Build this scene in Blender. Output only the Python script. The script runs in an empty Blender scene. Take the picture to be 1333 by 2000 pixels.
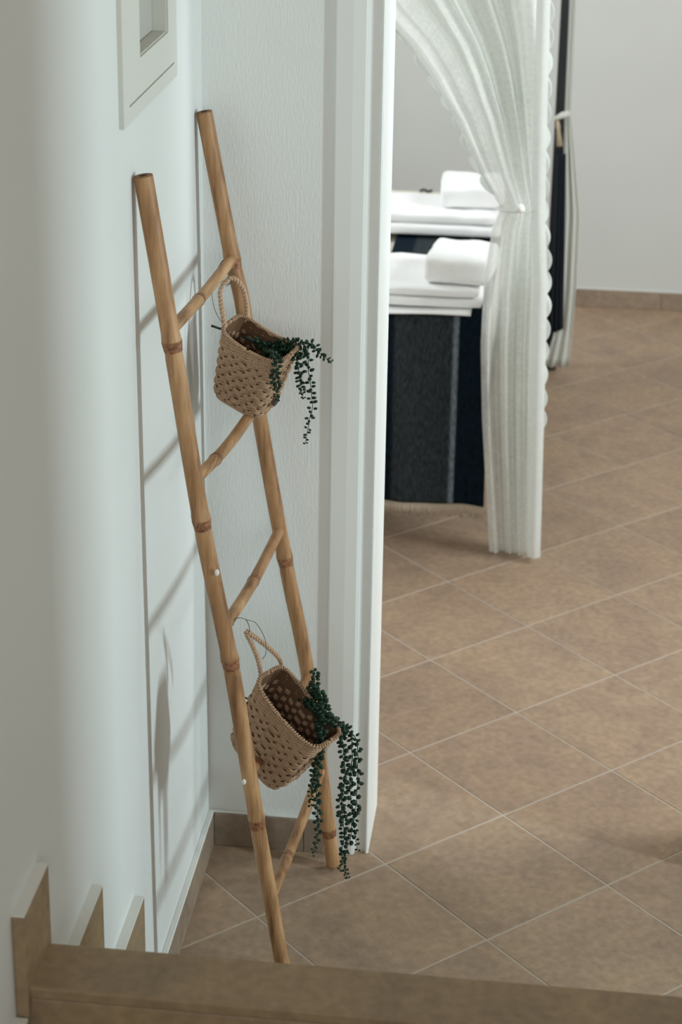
import bpy, bmesh, math, random
from mathutils import Vector, Matrix, noise
random.seed(4)
S = bpy.context.scene
C = S.collection
PI = math.pi

# ------------------------------------------------------------------ camera
RT, UP, FW = Vector((0.992536, 0.121385, 0.011752)), Vector((-0.054019, 0.351198, 0.934742)), Vector((-0.109336, 0.928399, -0.355134))
cd = bpy.data.cameras.new('camera')
cam = bpy.data.objects.new('camera', cd)
C.objects.link(cam)
cm = Matrix.Identity(4)
for i in range(3):
    cm[i][0] = RT[i]; cm[i][1] = UP[i]; cm[i][2] = -FW[i]
    cm[i][3] = (0.675667, -3.672552, 2.409879)[i]
cam.matrix_world = cm
cd.sensor_width = 36.0
cd.lens = 70.7353
cd.shift_x = 0.01378
cd.shift_y = -0.09798
cd.clip_start = 0.05
cd.dof.use_dof = True
cd.dof.focus_distance = 3.62
cd.dof.aperture_fstop = 5.6
S.camera = cam

# ------------------------------------------------------------------ world, window light and added fill lights
W = bpy.data.worlds.new('world'); S.world = W; W.use_nodes = True
bg = W.node_tree.nodes['Background']
bg.inputs[0].default_value = (1.0, 0.86, 0.69, 1); bg.inputs[1].default_value = 0.37

def area(name, loc, aim, sx, sy, power, col):
    l = bpy.data.lights.new(name, 'AREA'); l.shape = 'RECTANGLE'; l.size = sx; l.size_y = sy
    l.energy = power; l.color = col
    o = bpy.data.objects.new(name, l); C.objects.link(o); o.location = loc
    d = Vector(aim) - Vector(loc)
    o.rotation_euler = d.to_track_quat('-Z', 'Y').to_euler()
    return o
area('hall_window_light', (4.5, -1.42, 1.72), (0, -0.5, 0.95), 0.22, 0.85, 114, (0.77, 0.95, 1.0))
area('bedroom_window_light', (3.3, 0.85, 2.5), (0.3, 1.6, 0.5), 1.2, 1.2, 98, (0.90, 0.97, 1.0))
area('bedroom_left_fill_light', (-1.4, 2.5, 2.2), (0.4, 2.0, 0.6), 0.9, 1.0, 44, (0.88, 0.97, 1.0))  # added fill from the left to brighten the towels on the bed
area('rear_fill_light', (1.2, -5.4, 2.3), (0.5, 0.0, 0.9), 1.3, 1.3, 33, (0.90, 0.98, 1.0))  # added fill behind the camera to lift the back wall
S.view_settings.view_transform = 'Standard'
S.view_settings.look = 'None'
S.view_settings.gamma = 1.0
S.view_settings.use_curve_mapping = False
S.view_settings.exposure = 0.0

# ------------------------------------------------------------------ materials
def mat(name, col, rough=0.7, spec=0.3):
    m = bpy.data.materials.new(name); m.use_nodes = True
    b = m.node_tree.nodes['Principled BSDF']
    b.inputs['Base Color'].default_value = (*col, 1); b.inputs['Roughness'].default_value = rough
    b.inputs['Specular IOR Level'].default_value = spec
    return m, m.node_tree, b

def tex(nt, scale=(1, 1, 1), coord='Object', kind='ShaderNodeTexNoise', **kw):
    tc = nt.nodes.new('ShaderNodeTexCoord'); mp = nt.nodes.new('ShaderNodeMapping')
    mp.inputs['Scale'].default_value = scale
    nt.links.new(tc.outputs[coord], mp.inputs[0])
    n = nt.nodes.new(kind)
    for k, v in kw.items(): n.inputs[k].default_value = v
    nt.links.new(mp.outputs[0], n.inputs['Vector'])
    return n

def ramp(nt, src, stops, interp='LINEAR'):
    r = nt.nodes.new('ShaderNodeValToRGB'); r.color_ramp.interpolation = interp
    e = r.color_ramp.elements
    while len(e) < len(stops): e.new(0.5)
    for x, (pp, c) in zip(e, stops):
        x.position = pp; x.color = (*c, 1)
    nt.links.new(src, r.inputs[0])
    return r

def bump(nt, b, src, strength, dist=0.002):
    n = nt.nodes.new('ShaderNodeBump'); n.inputs['Strength'].default_value = strength
    n.inputs['Distance'].default_value = dist
    nt.links.new(src, n.inputs['Height']); nt.links.new(n.outputs[0], b.inputs['Normal'])

def plaster(name, col, sc, strength, dist):
    m, nt, b = mat(name, col, 0.75, 0.25)
    n = tex(nt, sc, **{'Scale': 1.0, 'Detail': 4.0, 'Roughness': 0.6})
    bump(nt, b, n.outputs[0], strength, dist)
    c = tex(nt, (3, 3, 3), **{'Scale': 1.0, 'Detail': 2.0})
    r = ramp(nt, c.outputs[0], [(0.3, tuple(x * 0.97 for x in col)), (0.7, col)])
    nt.links.new(r.outputs[0], b.inputs['Base Color'])
    return m
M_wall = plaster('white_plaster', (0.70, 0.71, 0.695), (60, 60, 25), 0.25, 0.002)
M_bedwall_shade = plaster('shaded_wall_plaster', (0.60, 0.61, 0.59), (60, 60, 25), 0.2, 0.002)  # greyer copy of the wall plaster, far wall's shade put into the colour
M_rough = plaster('rolled_plaster', (0.79, 0.80, 0.785), (230, 230, 60), 0.55, 0.0022)
M_paint, _, _ = mat('white_gloss_paint', (0.80, 0.81, 0.79), 0.35, 0.5)
M_frame, _, _ = mat('ivory_paint', (0.62, 0.62, 0.57), 0.5, 0.3)
M_mortar = plaster('white_mortar', (0.72, 0.72, 0.68), (200, 200, 200), 0.4, 0.002)

def tile_mat(name, dark, light, warm, rough):
    m, nt, b = mat(name, light, rough, 0.35)
    oi = nt.nodes.new('ShaderNodeObjectInfo')
    tc = nt.nodes.new('ShaderNodeTexCoord'); ad = nt.nodes.new('ShaderNodeVectorMath'); ad.operation = 'MULTIPLY_ADD'
    ad.inputs[1].default_value = (1, 1, 1)
    cmb = nt.nodes.new('ShaderNodeCombineXYZ')
    ml = nt.nodes.new('ShaderNodeMath'); ml.operation = 'MULTIPLY'; ml.inputs[1].default_value = 37.0
    nt.links.new(oi.outputs['Random'], ml.inputs[0])
    nt.links.new(ml.outputs[0], cmb.inputs[0]); nt.links.new(ml.outputs[0], cmb.inputs[2])
    nt.links.new(tc.outputs['Object'], ad.inputs[0]); nt.links.new(cmb.outputs[0], ad.inputs[2])
    n1 = nt.nodes.new('ShaderNodeTexNoise'); n1.inputs['Scale'].default_value = 7; n1.inputs['Detail'].default_value = 5
    n1.inputs['Roughness'].default_value = 0.6; n1.inputs['Distortion'].default_value = 0.6
    nt.links.new(ad.outputs[0], n1.inputs['Vector'])
    n2 = nt.nodes.new('ShaderNodeTexNoise'); n2.inputs['Scale'].default_value = 55; n2.inputs['Detail'].default_value = 6
    nt.links.new(ad.outputs[0], n2.inputs['Vector'])
    r = ramp(nt, n1.outputs[0], [(0.3, dark), (0.52, light), (0.72, warm)])
    mx = nt.nodes.new('ShaderNodeMix'); mx.data_type = 'RGBA'; mx.blend_type = 'OVERLAY'; mx.inputs[0].default_value = 0.35
    nt.links.new(r.outputs[0], mx.inputs[6]); nt.links.new(n2.outputs[0], mx.inputs[7])
    # slight tone difference from tile to tile
    hv = nt.nodes.new('ShaderNodeHueSaturation')
    mr = nt.nodes.new('ShaderNodeMapRange'); mr.inputs[3].default_value = 0.94; mr.inputs[4].default_value = 1.05
    nt.links.new(oi.outputs['Random'], mr.inputs[0]); nt.links.new(mr.outputs[0], hv.inputs['Value'])
    nt.links.new(mx.outputs[2], hv.inputs['Color']); nt.links.new(hv.outputs[0], b.inputs['Base Color'])
    bump(nt, b, n2.outputs[0], 0.25, 0.001)
    return m
M_tile = tile_mat('brown_stone_tile', (0.285, 0.198, 0.142), (0.345, 0.242, 0.166), (0.378, 0.268, 0.172), 0.48)
M_sktile = tile_mat('skirting_stone', (0.235, 0.175, 0.13), (0.285, 0.215, 0.16), (0.31, 0.235, 0.165), 0.5)
M_stair = tile_mat('stair_stone', (0.23, 0.165, 0.105), (0.30, 0.215, 0.13), (0.34, 0.245, 0.14), 0.5)
M_grout, _, _ = mat('grout', (0.46, 0.40, 0.335), 0.9, 0.1)

def bamboo(name, axis, tint=1.0):
    m, nt, b = mat(name, (0.36, 0.22, 0.11), 0.5, 0.35)
    sc = {'z': (70, 70, 5), 'y': (90, 7, 90)}[axis]
    n = tex(nt, sc, **{'Scale': 1.0, 'Detail': 5.0, 'Roughness': 0.65})
    n2 = tex(nt, (9, 9, 5), **{'Scale': 1.0, 'Detail': 3.0})
    k = tint
    r = ramp(nt, n.outputs[0], [(0.30, (0.22*k, 0.105*k, 0.046*k)), (0.5, (0.44*k, 0.245*k, 0.115*k)), (0.72, (0.58*k, 0.355*k, 0.185*k))])
    r2 = ramp(nt, n2.outputs[0], [(0.38, (0.62, 0.55, 0.48)), (0.58, (1, 1, 1))])
    mx = nt.nodes.new('ShaderNodeMix'); mx.data_type = 'RGBA'; mx.blend_type = 'MULTIPLY'; mx.inputs[0].default_value = 0.8
    nt.links.new(r.outputs[0], mx.inputs[6]); nt.links.new(r2.outputs[0], mx.inputs[7])
    nt.links.new(mx.outputs[2], b.inputs['Base Color'])
    bump(nt, b, n.outputs[0], 0.12, 0.001)
    return m
M_bz = bamboo('bamboo_rail', 'z'); M_by = bamboo('bamboo_rung', 'y', 1.0)
M_node, nt, b = mat('bamboo_node', (0.24, 0.09, 0.04), 0.5, 0.3)
n = tex(nt, (140, 140, 140), **{'Scale': 1.0, 'Detail': 4.0})
r = ramp(nt, n.outputs[0], [(0.35, (0.13, 0.055, 0.03)), (0.65, (0.36, 0.16, 0.075))]); nt.links.new(r.outputs[0], b.inputs['Base Color'])
M_cut, nt, b = mat('bamboo_cut_end', (0.25, 0.14, 0.08), 0.8, 0.2)
M_pith, _, _ = mat('bamboo_hollow', (0.07, 0.04, 0.025), 0.9, 0.1)
M_fleck, _, _ = mat('plaster_fleck', (0.78, 0.78, 0.75), 0.8, 0.2)

M_cord, nt, b = mat('paper_cord', (0.36, 0.22, 0.13), 0.75, 0.2)
n = tex(nt, (350, 350, 350), **{'Scale': 1.0, 'Detail': 3.0})
r = ramp(nt, n.outputs[0], [(0.3, (0.30, 0.185, 0.115)), (0.7, (0.50, 0.335, 0.215))]); nt.links.new(r.outputs[0], b.inputs['Base Color'])
bump(nt, b, n.outputs[0], 0.5, 0.001)
M_liner, _, _ = mat('basket_core', (0.12, 0.066, 0.038), 0.9, 0.1)
M_handle, nt, b = mat('handle_cord', (0.5, 0.36, 0.24), 0.75, 0.2)
n = tex(nt, (300, 300, 300), **{'Scale': 1.0, 'Detail': 3.0})
r = ramp(nt, n.outputs[0], [(0.3, (0.38, 0.24, 0.15)), (0.7, (0.56, 0.40, 0.28))]); nt.links.new(r.outputs[0], b.inputs['Base Color'])
M_badge, _, _ = mat('dark_button', (0.035, 0.035, 0.045), 0.35, 0.5)
M_leaf, nt, b = mat('succulent_leaf', (0.02, 0.06, 0.04), 0.45, 0.25)
n = tex(nt, (60, 60, 60), **{'Scale': 1.0, 'Detail': 2.0})
r = ramp(nt, n.outputs[0], [(0.35, (0.006, 0.022, 0.014)), (0.7, (0.018, 0.052, 0.026))]); nt.links.new(r.outputs[0], b.inputs['Base Color'])
M_stem, _, _ = mat('succulent_stem', (0.02, 0.05, 0.03), 0.5, 0.3)
M_stick, _, _ = mat('stem_end', (0.02, 0.035, 0.035), 0.5, 0.3)
M_wire, _, _ = mat('dull_green_wire', (0.09, 0.08, 0.05), 0.5, 0.5)

def cloth(name, col, transp, translu, lace=False):
    m = bpy.data.materials.new(name); m.use_nodes = True; nt = m.node_tree; nt.nodes.clear()
    out = nt.nodes.new('ShaderNodeOutputMaterial'); d = nt.nodes.new('ShaderNodeBsdfDiffuse'); t = nt.nodes.new('ShaderNodeBsdfTranslucent')
    tr = nt.nodes.new('ShaderNodeBsdfTransparent'); m1 = nt.nodes.new('ShaderNodeMixShader'); m2 = nt.nodes.new('ShaderNodeMixShader')
    d.inputs[0].default_value = (*col, 1); t.inputs[0].default_value = (*col, 1)
    m1.inputs[0].default_value = translu; nt.links.new(d.outputs[0], m1.inputs[1]); nt.links.new(t.outputs[0], m1.inputs[2])
    nt.links.new(m1.outputs[0], m2.inputs[1]); nt.links.new(tr.outputs[0], m2.inputs[2])
    m2.inputs[0].default_value = transp
    if lace:
        n = tex(nt, (90, 90, 90), **{'Scale': 1.0, 'Detail': 3.0, 'Roughness': 0.7})
        n2 = tex(nt, (14, 14, 14), **{'Scale': 1.0, 'Detail': 1.0})
        a = nt.nodes.new('ShaderNodeMath'); a.operation = 'MULTIPLY'; nt.links.new(n.outputs[0], a.inputs[0]); nt.links.new(n2.outputs[0], a.inputs[1])
        mr = nt.nodes.new('ShaderNodeMapRange'); mr.inputs[1].default_value = 0.15; mr.inputs[2].default_value = 0.38
        mr.inputs[3].default_value = transp * 1.35; mr.inputs[4].default_value = transp * 0.6
        nt.links.new(a.outputs[0], mr.inputs[0]); nt.links.new(mr.outputs[0], m2.inputs[0])
    nt.links.new(m2.outputs[0], out.inputs[0])
    return m
M_gauze = cloth('white_gauze', (0.90, 0.92, 0.90), 0.24, 0.55, True)
M_trim = cloth('white_lace_edge', (0.90, 0.93, 0.92), 0.10, 0.55, True)
M_gauze2 = cloth('white_gauze_dense', (0.80, 0.81, 0.77), 0.06, 0.4)
M_terry, nt, b = mat('white_terry', (0.95, 0.95, 0.95), 0.95, 0.1)
n = tex(nt, (260, 260, 260), **{'Scale': 1.0, 'Detail': 4.0}); bump(nt, b, n.outputs[0], 0.8, 0.004)
b.inputs['Sheen Weight'].default_value = 0.3
M_sheet, _, _ = mat('cream_sheet', (0.70, 0.66, 0.57), 0.9, 0.1)
M_black, _, _ = mat('black_metal', (0.012, 0.013, 0.016), 0.4, 0.5)
M_bedwood, _, _ = mat('dark_bed_frame', (0.02, 0.02, 0.022), 0.5, 0.4)
M_fringe, nt, b = mat('cream_fringe', (0.55, 0.46, 0.36), 0.9, 0.1)
M_beige, _, _ = mat('beige_cord', (0.42, 0.34, 0.24), 0.8, 0.2)
# woven throw: stripes run along its length, weave in the noise
M_throw, nt, b = mat('striped_throw', (0.03, 0.035, 0.04), 0.95, 0.05)
tc = nt.nodes.new('ShaderNodeTexCoord'); sp = nt.nodes.new('ShaderNodeSeparateXYZ'); nt.links.new(tc.outputs['Object'], sp.inputs[0])
mr = nt.nodes.new('ShaderNodeMapRange'); mr.inputs[1].default_value = 0.17; mr.inputs[2].default_value = 0.53
nt.links.new(sp.outputs['X'], mr.inputs[0])
def sx(x): return (x - 0.17) / 0.36
NV = (0.006, 0.012, 0.020); GR = (0.033, 0.040, 0.046); DG = (0.022, 0.032, 0.042); LT = (0.16, 0.20, 0.24)
r = ramp(nt, mr.outputs[0], [(0.0, NV), (sx(0.235), NV), (sx(0.245), GR), (sx(0.40), GR), (sx(0.408), LT), (sx(0.416), LT), (sx(0.421), NV), (1.0, NV)])
n = tex(nt, (160, 160, 50), **{'Scale': 1.0, 'Detail': 5.0, 'Roughness': 0.7})
r2 = ramp(nt, n.outputs[0], [(0.35, (0.55, 0.55, 0.55)), (0.68, (1.5, 1.5, 1.5))])
mx = nt.nodes.new('ShaderNodeMix'); mx.data_type = 'RGBA'; mx.blend_type = 'MULTIPLY'; mx.inputs[0].default_value = 1
nt.links.new(r.outputs[0], mx.inputs[6]); nt.links.new(r2.outputs[0], mx.inputs[7]); nt.links.new(mx.outputs[2], b.inputs['Base Color'])
bump(nt, b, n.outputs[0], 0.6, 0.003)
M_blanket, nt, b = mat('charcoal_blanket', (0.02, 0.024, 0.03), 0.95, 0.05)
M_glass = bpy.data.materials.new('clear_glass'); M_glass.use_nodes = True
gb = M_glass.node_tree.nodes['Principled BSDF']; gb.inputs['Transmission Weight'].default_value = 1.0; gb.inputs['Roughness'].default_value = 0.02
gb.inputs['IOR'].default_value = 1.1
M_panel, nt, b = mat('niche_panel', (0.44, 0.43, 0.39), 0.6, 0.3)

# ------------------------------------------------------------------ helpers
def link(name, me, m, parent=None, smooth=False):
    if m is not None and not me.materials: me.materials.append(m)
    if smooth:
        for p in me.polygons: p.use_smooth = True
    o = bpy.data.objects.new(name, me); C.objects.link(o)
    if parent: o.parent = parent
    return o
def pmesh(name, V, F):
    me = bpy.data.meshes.new(name); me.from_pydata([tuple(v) for v in V], [], F); me.update(); return me
def fixn(me):
    bm = bmesh.new(); bm.from_mesh(me); bmesh.ops.recalc_face_normals(bm, faces=bm.faces); bm.to_mesh(me); bm.free(); return me
def tag(o, label=None, cat=None, group=None, kind=None):
    if label: o['label'] = label
    if cat: o['category'] = cat
    if group: o['group'] = group
    if kind: o['kind'] = kind
    return o
def empty(name, loc):
    o = bpy.data.objects.new(name, None); C.objects.link(o); o.location = loc; o.empty_display_size = 0.05; return o
def adopt(parent, *kids):
    # parts were built in world coordinates
    for k in kids:
        k.parent = parent; k.matrix_parent_inverse = Matrix.Translation(-Vector(parent.location))
def box_bm(bm, x0, x1, y0, y1, z0, z1, bev=0.0, seg=1):
    t = bmesh.new()
    g = bmesh.ops.create_cube(t, size=1)
    for v in t.verts:
        v.co = Vector(((x0 + x1) / 2 + v.co.x * (x1 - x0), (y0 + y1) / 2 + v.co.y * (y1 - y0), (z0 + z1) / 2 + v.co.z * (z1 - z0)))
    if bev: bmesh.ops.bevel(t, geom=t.edges[:], offset=bev, segments=seg, affect='EDGES', profile=0.5)
    me = bpy.data.meshes.new('t'); t.to_mesh(me); t.free(); bm.from_mesh(me); bpy.data.meshes.remove(me)
def boxes(name, bs, m, parent=None, bev=0.0, seg=1):
    bm = bmesh.new()
    for bb in bs: box_bm(bm, *bb, bev=bev, seg=seg)
    me = bpy.data.meshes.new(name); bm.to_mesh(me); bm.free()
    return link(name, me, m, parent)
def frames(P):
    T = []
    for i in range(len(P)):
        a = P[max(i - 1, 0)]; b_ = P[min(i + 1, len(P) - 1)]
        T.append((b_ - a).normalized())
    n0 = T[0].orthogonal().normalized(); out = []
    for t in T:
        n0 = (n0 - t * n0.dot(t)).normalized(); out.append((t, n0.copy(), t.cross(n0)))
    return out
def tube_data(P, Rr, seg=12, closed=False, cap=True, V=None, F=None):
    V = [] if V is None else V; F = [] if F is None else F
    P = [Vector(q) for q in P]; base = len(V); fr = frames(P); n = len(P)
    for i, (q, (t, a, b_)) in enumerate(zip(P, fr)):
        rr = Rr[i] if isinstance(Rr, (list, tuple)) else Rr
        for k in range(seg):
            w = 2 * PI * k / seg; V.append(q + (a * math.cos(w) + b_ * math.sin(w)) * rr)
    for i in range(n - 1 + (1 if closed else 0)):
        i2 = (i + 1) % n
        for k in range(seg):
            k2 = (k + 1) % seg
            F.append((base + i * seg + k, base + i * seg + k2, base + i2 * seg + k2, base + i2 * seg + k))
    if cap and not closed:
        F.append(tuple(base + k for k in reversed(range(seg)))); F.append(tuple(base + (n - 1) * seg + k for k in range(seg)))
    return V, F
def tube(name, P, Rr, m, parent=None, seg=12, closed=False, cap=True):
    V, F = tube_data(P, Rr, seg, closed, cap)
    return link(name, pmesh(name, V, F), m, parent, True)
def catmull(P, n):
    P = [Vector(q) for q in P]
    if len(P) < 3: return [P[0].lerp(P[-1], i / n) for i in range(n + 1)]
    Q = [P[0] * 2 - P[1]] + P + [P[-1] * 2 - P[-2]]
    L = []
    for i in range(1, len(Q) - 2):
        p0, p1, p2, p3 = Q[i - 1:i + 3]
        for k in range(12):
            t = k / 12
            L.append(0.5 * ((2 * p1) + (p2 - p0) * t + (2 * p0 - 5 * p1 + 4 * p2 - p3) * t * t + (3 * p1 - p0 - 3 * p2 + p3) * t ** 3))
    L.append(P[-1])
    d = [0]
    for i in range(1, len(L)): d.append(d[-1] + (L[i] - L[i - 1]).length)
    out = []; j = 0
    for i in range(n + 1):
        s = d[-1] * i / n
        while j < len(L) - 2 and d[j + 1] < s: j += 1
        out.append(L[j].lerp(L[j + 1], (s - d[j]) / max(d[j + 1] - d[j], 1e-9)))
    return out

# ------------------------------------------------------------------ structure: walls
NY0, NY1, NZ0 = -0.575, -0.347, 1.803          # opening of the wall niche
wl = boxes('wall_left', [(-0.16, 0, -5.0, NY0, -0.05, 2.8), (-0.16, 0, NY1, 0.0, -0.05, 2.8), (-0.16, 0, NY0, NY1, -0.05, NZ0),
                         (-0.16, 0, NY0, NY1, 2.13, 2.8), (-0.16, -0.022, NY0, NY1, NZ0, 2.13)], M_wall)
tag(wl, kind='structure')
tag(boxes('wall_back', [(-1.6, 0.2515, 0.0, 0.2, -0.05, 2.8)], M_rough), kind='structure')
tag(boxes('wall_back_right', [(1.208, 4.6, 0.0, 0.2, -0.05, 2.8)], M_wall), kind='structure')
tag(boxes('wall_bedroom_far', [(-1.6, 4.6, 3.95, 4.1, -0.05, 2.8)], M_bedwall_shade), kind='structure')
tag(boxes('wall_bedroom_left', [(-1.75, -1.6, 0.2, 4.1, -0.05, 2.8)], M_wall), kind='structure')
tag(boxes('wall_right', [(2.7, 2.82, -5.0, -1.27, -0.05, 2.8)], M_wall), kind='structure')

# door casing: one extruded profile with architrave, rebate and jamb
prof = [(0.2517, 0.01), (0.2517, -0.0065), (0.2545, -0.0085), (0.285, -0.0105), (0.308, -0.0095), (0.3135, -0.0065), (0.3150, 0.006), (0.3350, 0.007),
        (0.3365, 0.001), (0.3395, -0.001), (0.3425, 0.001), (0.3435, 0.006), (0.3435, 0.198), (0.253, 0.198), (0.253, 0.01)]
def extrude_z(name, prof, z0, z1, m, parent=None):
    n = len(prof); V = [(x, y, z0) for x, y in prof] + [(x, y, z1) for x, y in prof]
    F = [tuple(range(n - 1, -1, -1)), tuple(range(n, 2 * n))] + [(i, (i + 1) % n, n + (i + 1) % n, n + i) for i in range(n)]
    return link(name, fixn(pmesh(name, V, F)), m, parent)
dc = tag(extrude_z('door_1', prof, 0.0, 2.12, M_paint), kind='structure')
dc2 = extrude_z('jamb', [(1.46 - x, y) for x, y in prof], 0.0, 2.12, M_paint, dc)
lint = boxes('lintel', [(0.2, 1.26, -0.0085, 0.198, 2.12, 2.2)], M_paint, dc)
tag(boxes('wall_above_door', [(0.246, 1.208, 0.0, 0.2, 2.2, 2.8)], M_rough), kind='structure')

# ------------------------------------------------------------------ floor: grout bed and separate tiles
fl = tag(boxes('floor', [(-1.7, 4.6, -5.0, 4.1, -0.06, -0.0013)], M_grout), kind='structure')
TW = 0.33; TH = 0.75621
e1 = Vector((math.cos(TH), math.sin(TH), 0)); e2 = Vector((math.sin(TH), -math.cos(TH), 0))
bm = bmesh.new(); box_bm(bm, -TW / 2 + 0.0021, TW / 2 - 0.0021, -TW / 2 + 0.0021, TW / 2 - 0.0021, -0.012, 0.0, bev=0.0009)
tme = bpy.data.meshes.new('tile'); bm.to_mesh(tme); bm.free(); tme.materials.append(M_tile)
for a in range(-14, 16):
    for b_ in range(-14, 16):
        c = Vector((0.4123, 0.9004, 0)) + e1 * TW * (a + 0.5) + e2 * TW * (b_ + 0.5)
        # the part of the floor the photograph can see
        if not (-0.25 < c.x < 2.0 and -0.95 < c.y < 4.0): continue
        if c.y > 0.2 and c.x < -0.3: continue
        if c.y < 0 and c.x > 1.5: continue
        o = bpy.data.objects.new('tile', tme); C.objects.link(o); o.parent = fl
        o.location = c + Vector((0, 0, random.uniform(-0.0005, 0.0)))
        o.rotation_euler = (0, 0, TH + random.choice((0, PI / 2, PI, -PI / 2)))

# skirting
def sk(name, bs, m, parent): return boxes(name, bs, m, parent, bev=0.0012)
bbk = tag(boxes('baseboard_back', [(0.0, 0.2495, -0.003, 0.0, 0.0, 0.080)], M_mortar), kind='structure')
sk('skirting_tile', [(0.012, 0.205, -0.012, -0.003, 0.0, 0.078)], M_sktile, bbk)
sk('skirting_tile', [(0.2062, 0.2500, -0.012, -0.003, 0.0, 0.078)], M_sktile, bbk)
sk('mortar_bead', [(0.0, 0.2495, -0.010, 0.0, 0.0785, 0.083)], M_mortar, bbk)
bbl = tag(boxes('baseboard_left', [(0.0, 0.003, -0.73, 0.0, 0.0, 0.080)], M_mortar), kind='structure')
y = -0.012
for L in (0.31, 0.33):
    sk('skirting_tile', [(0.003, 0.012, y - L, y - 0.0015, 0.0, 0.078)], M_sktile, bbl); y -= L
sk('mortar_bead', [(0.0, 0.0115, -0.70, -0.0105, 0.0782, 0.084)], M_mortar, bbl)
bbf = tag(boxes('baseboard_bedroom', [(-1.6, 4.6, 3.945, 3.95, 0.0, 0.072)], M_mortar), kind='structure')
x = 0.1
for i in range(7):
    sk('skirting_tile', [(x, x + 0.328, 3.936, 3.945, 0.0, 0.070)], M_sktile, bbf); x += 0.33

# stair: three steps down from the landing, then the raised landing edge
st = tag(boxes('stair', [(0.0, 2.7, -1.07, -0.765, 0.0, 0.205), (0.0, 2.7, -1.34, -1.07, 0.0, 0.435), (0.0, 2.7, -1.44, -1.34, 0.0, 0.685),
                         (0.0, 2.7, -5.0, -1.44, 0.0, 0.56)], M_mortar), kind='structure')
def tread(nm, y0, y1, z0, z1):
    xs = [0.0, 0.93, 1.86, 2.7]
    for i in range(3):
        boxes(nm, [(xs[i] + 0.0015, xs[i + 1] - 0.0015, y0, y1, z0, z1)], M_stair, st, bev=0.004, seg=2)
tread('tread_tile', -1.07, -0.748, 0.205, 0.225)
tread('tread_tile', -1.34, -1.052, 0.435, 0.455)
tread('tread_tile', -1.455, -1.352, 0.681, 0.701)
tread('riser_tile', -1.452, -1.440, 0.58, 0.681)
tread('landing_tile', -2.4, -1.455, 0.560, 0.580)
def stringer(y0, y1, z0, z1):
    t = boxes('skirting_tile', [(0.0005, 0.018, y0, y1, z0, z1)], M_stair, st, bev=0.001)
    boxes('mortar_bead', [(0.0, 0.0175, y0 + 0.001, y1 - 0.001, z1 + 0.0003, z1 + 0.004)], M_mortar, st)
stringer(-1.05, -0.735, 0.226, 0.356)
stringer(-1.335, -1.032, 0.456, 0.578)
stringer(-1.468, -1.340, 0.660, 0.820)
stringer(-2.3, -1.470, 0.580, 0.658)

# ------------------------------------------------------------------ framed niche on the left wall
nf = empty('wall_shadow_box', (0.0, -0.48, 1.716))
tag(nf, 'ivory square frame with deep recessed panel, high on the left wall', 'frame')
def ring(name, x0, x1, oy0, oy1, oz0, oz1, iy0, iy1, iz0, iz1, m, bev):
    return boxes(name, [(x0, x1, oy0, iy0, oz0, oz1), (x0, x1, iy1, oy1, oz0, oz1), (x0, x1, iy0, iy1, oz0, iz0), (x0, x1, iy0, iy1, iz1, oz1)], m, bev=bev)
fr_o = boxes('bottom_rail', [(0.0, 0.008, -0.702, -0.275, 1.716, 1.7415), (0.0, 0.0045, -0.66, -0.300, 1.7415, 1.7445), (0.0, 0.008, -0.702, -0.66, 1.7415, 1.7445), (0.0, 0.008, -0.300, -0.275, 1.7415, 1.7445)], M_frame)
fr_i = ring('frame_face', 0.0, 0.008, -0.702, -0.275, 1.7445, 2.2, NY0, NY1, NZ0, 2.13, M_frame, 0.0)
lin = boxes('recess_lining', [(-0.021, 0.004, NY0, NY0 + 0.002, NZ0, 2.13), (-0.021, 0.004, NY1 - 0.002, NY1, NZ0, 2.13),
                              (-0.021, 0.004, NY0 + 0.002, NY1 - 0.002, NZ0, NZ0 + 0.002)], M_frame)
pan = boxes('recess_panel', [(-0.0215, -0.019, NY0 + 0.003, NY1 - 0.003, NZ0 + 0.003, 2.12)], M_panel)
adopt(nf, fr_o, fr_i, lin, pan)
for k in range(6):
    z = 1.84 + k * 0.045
    adopt(nf, boxes('panel_slat', [(-0.019, -0.0165, NY0 + 0.012, NY1 - 0.03, z, z + 0.041)], M_panel, bev=0.001))

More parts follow.
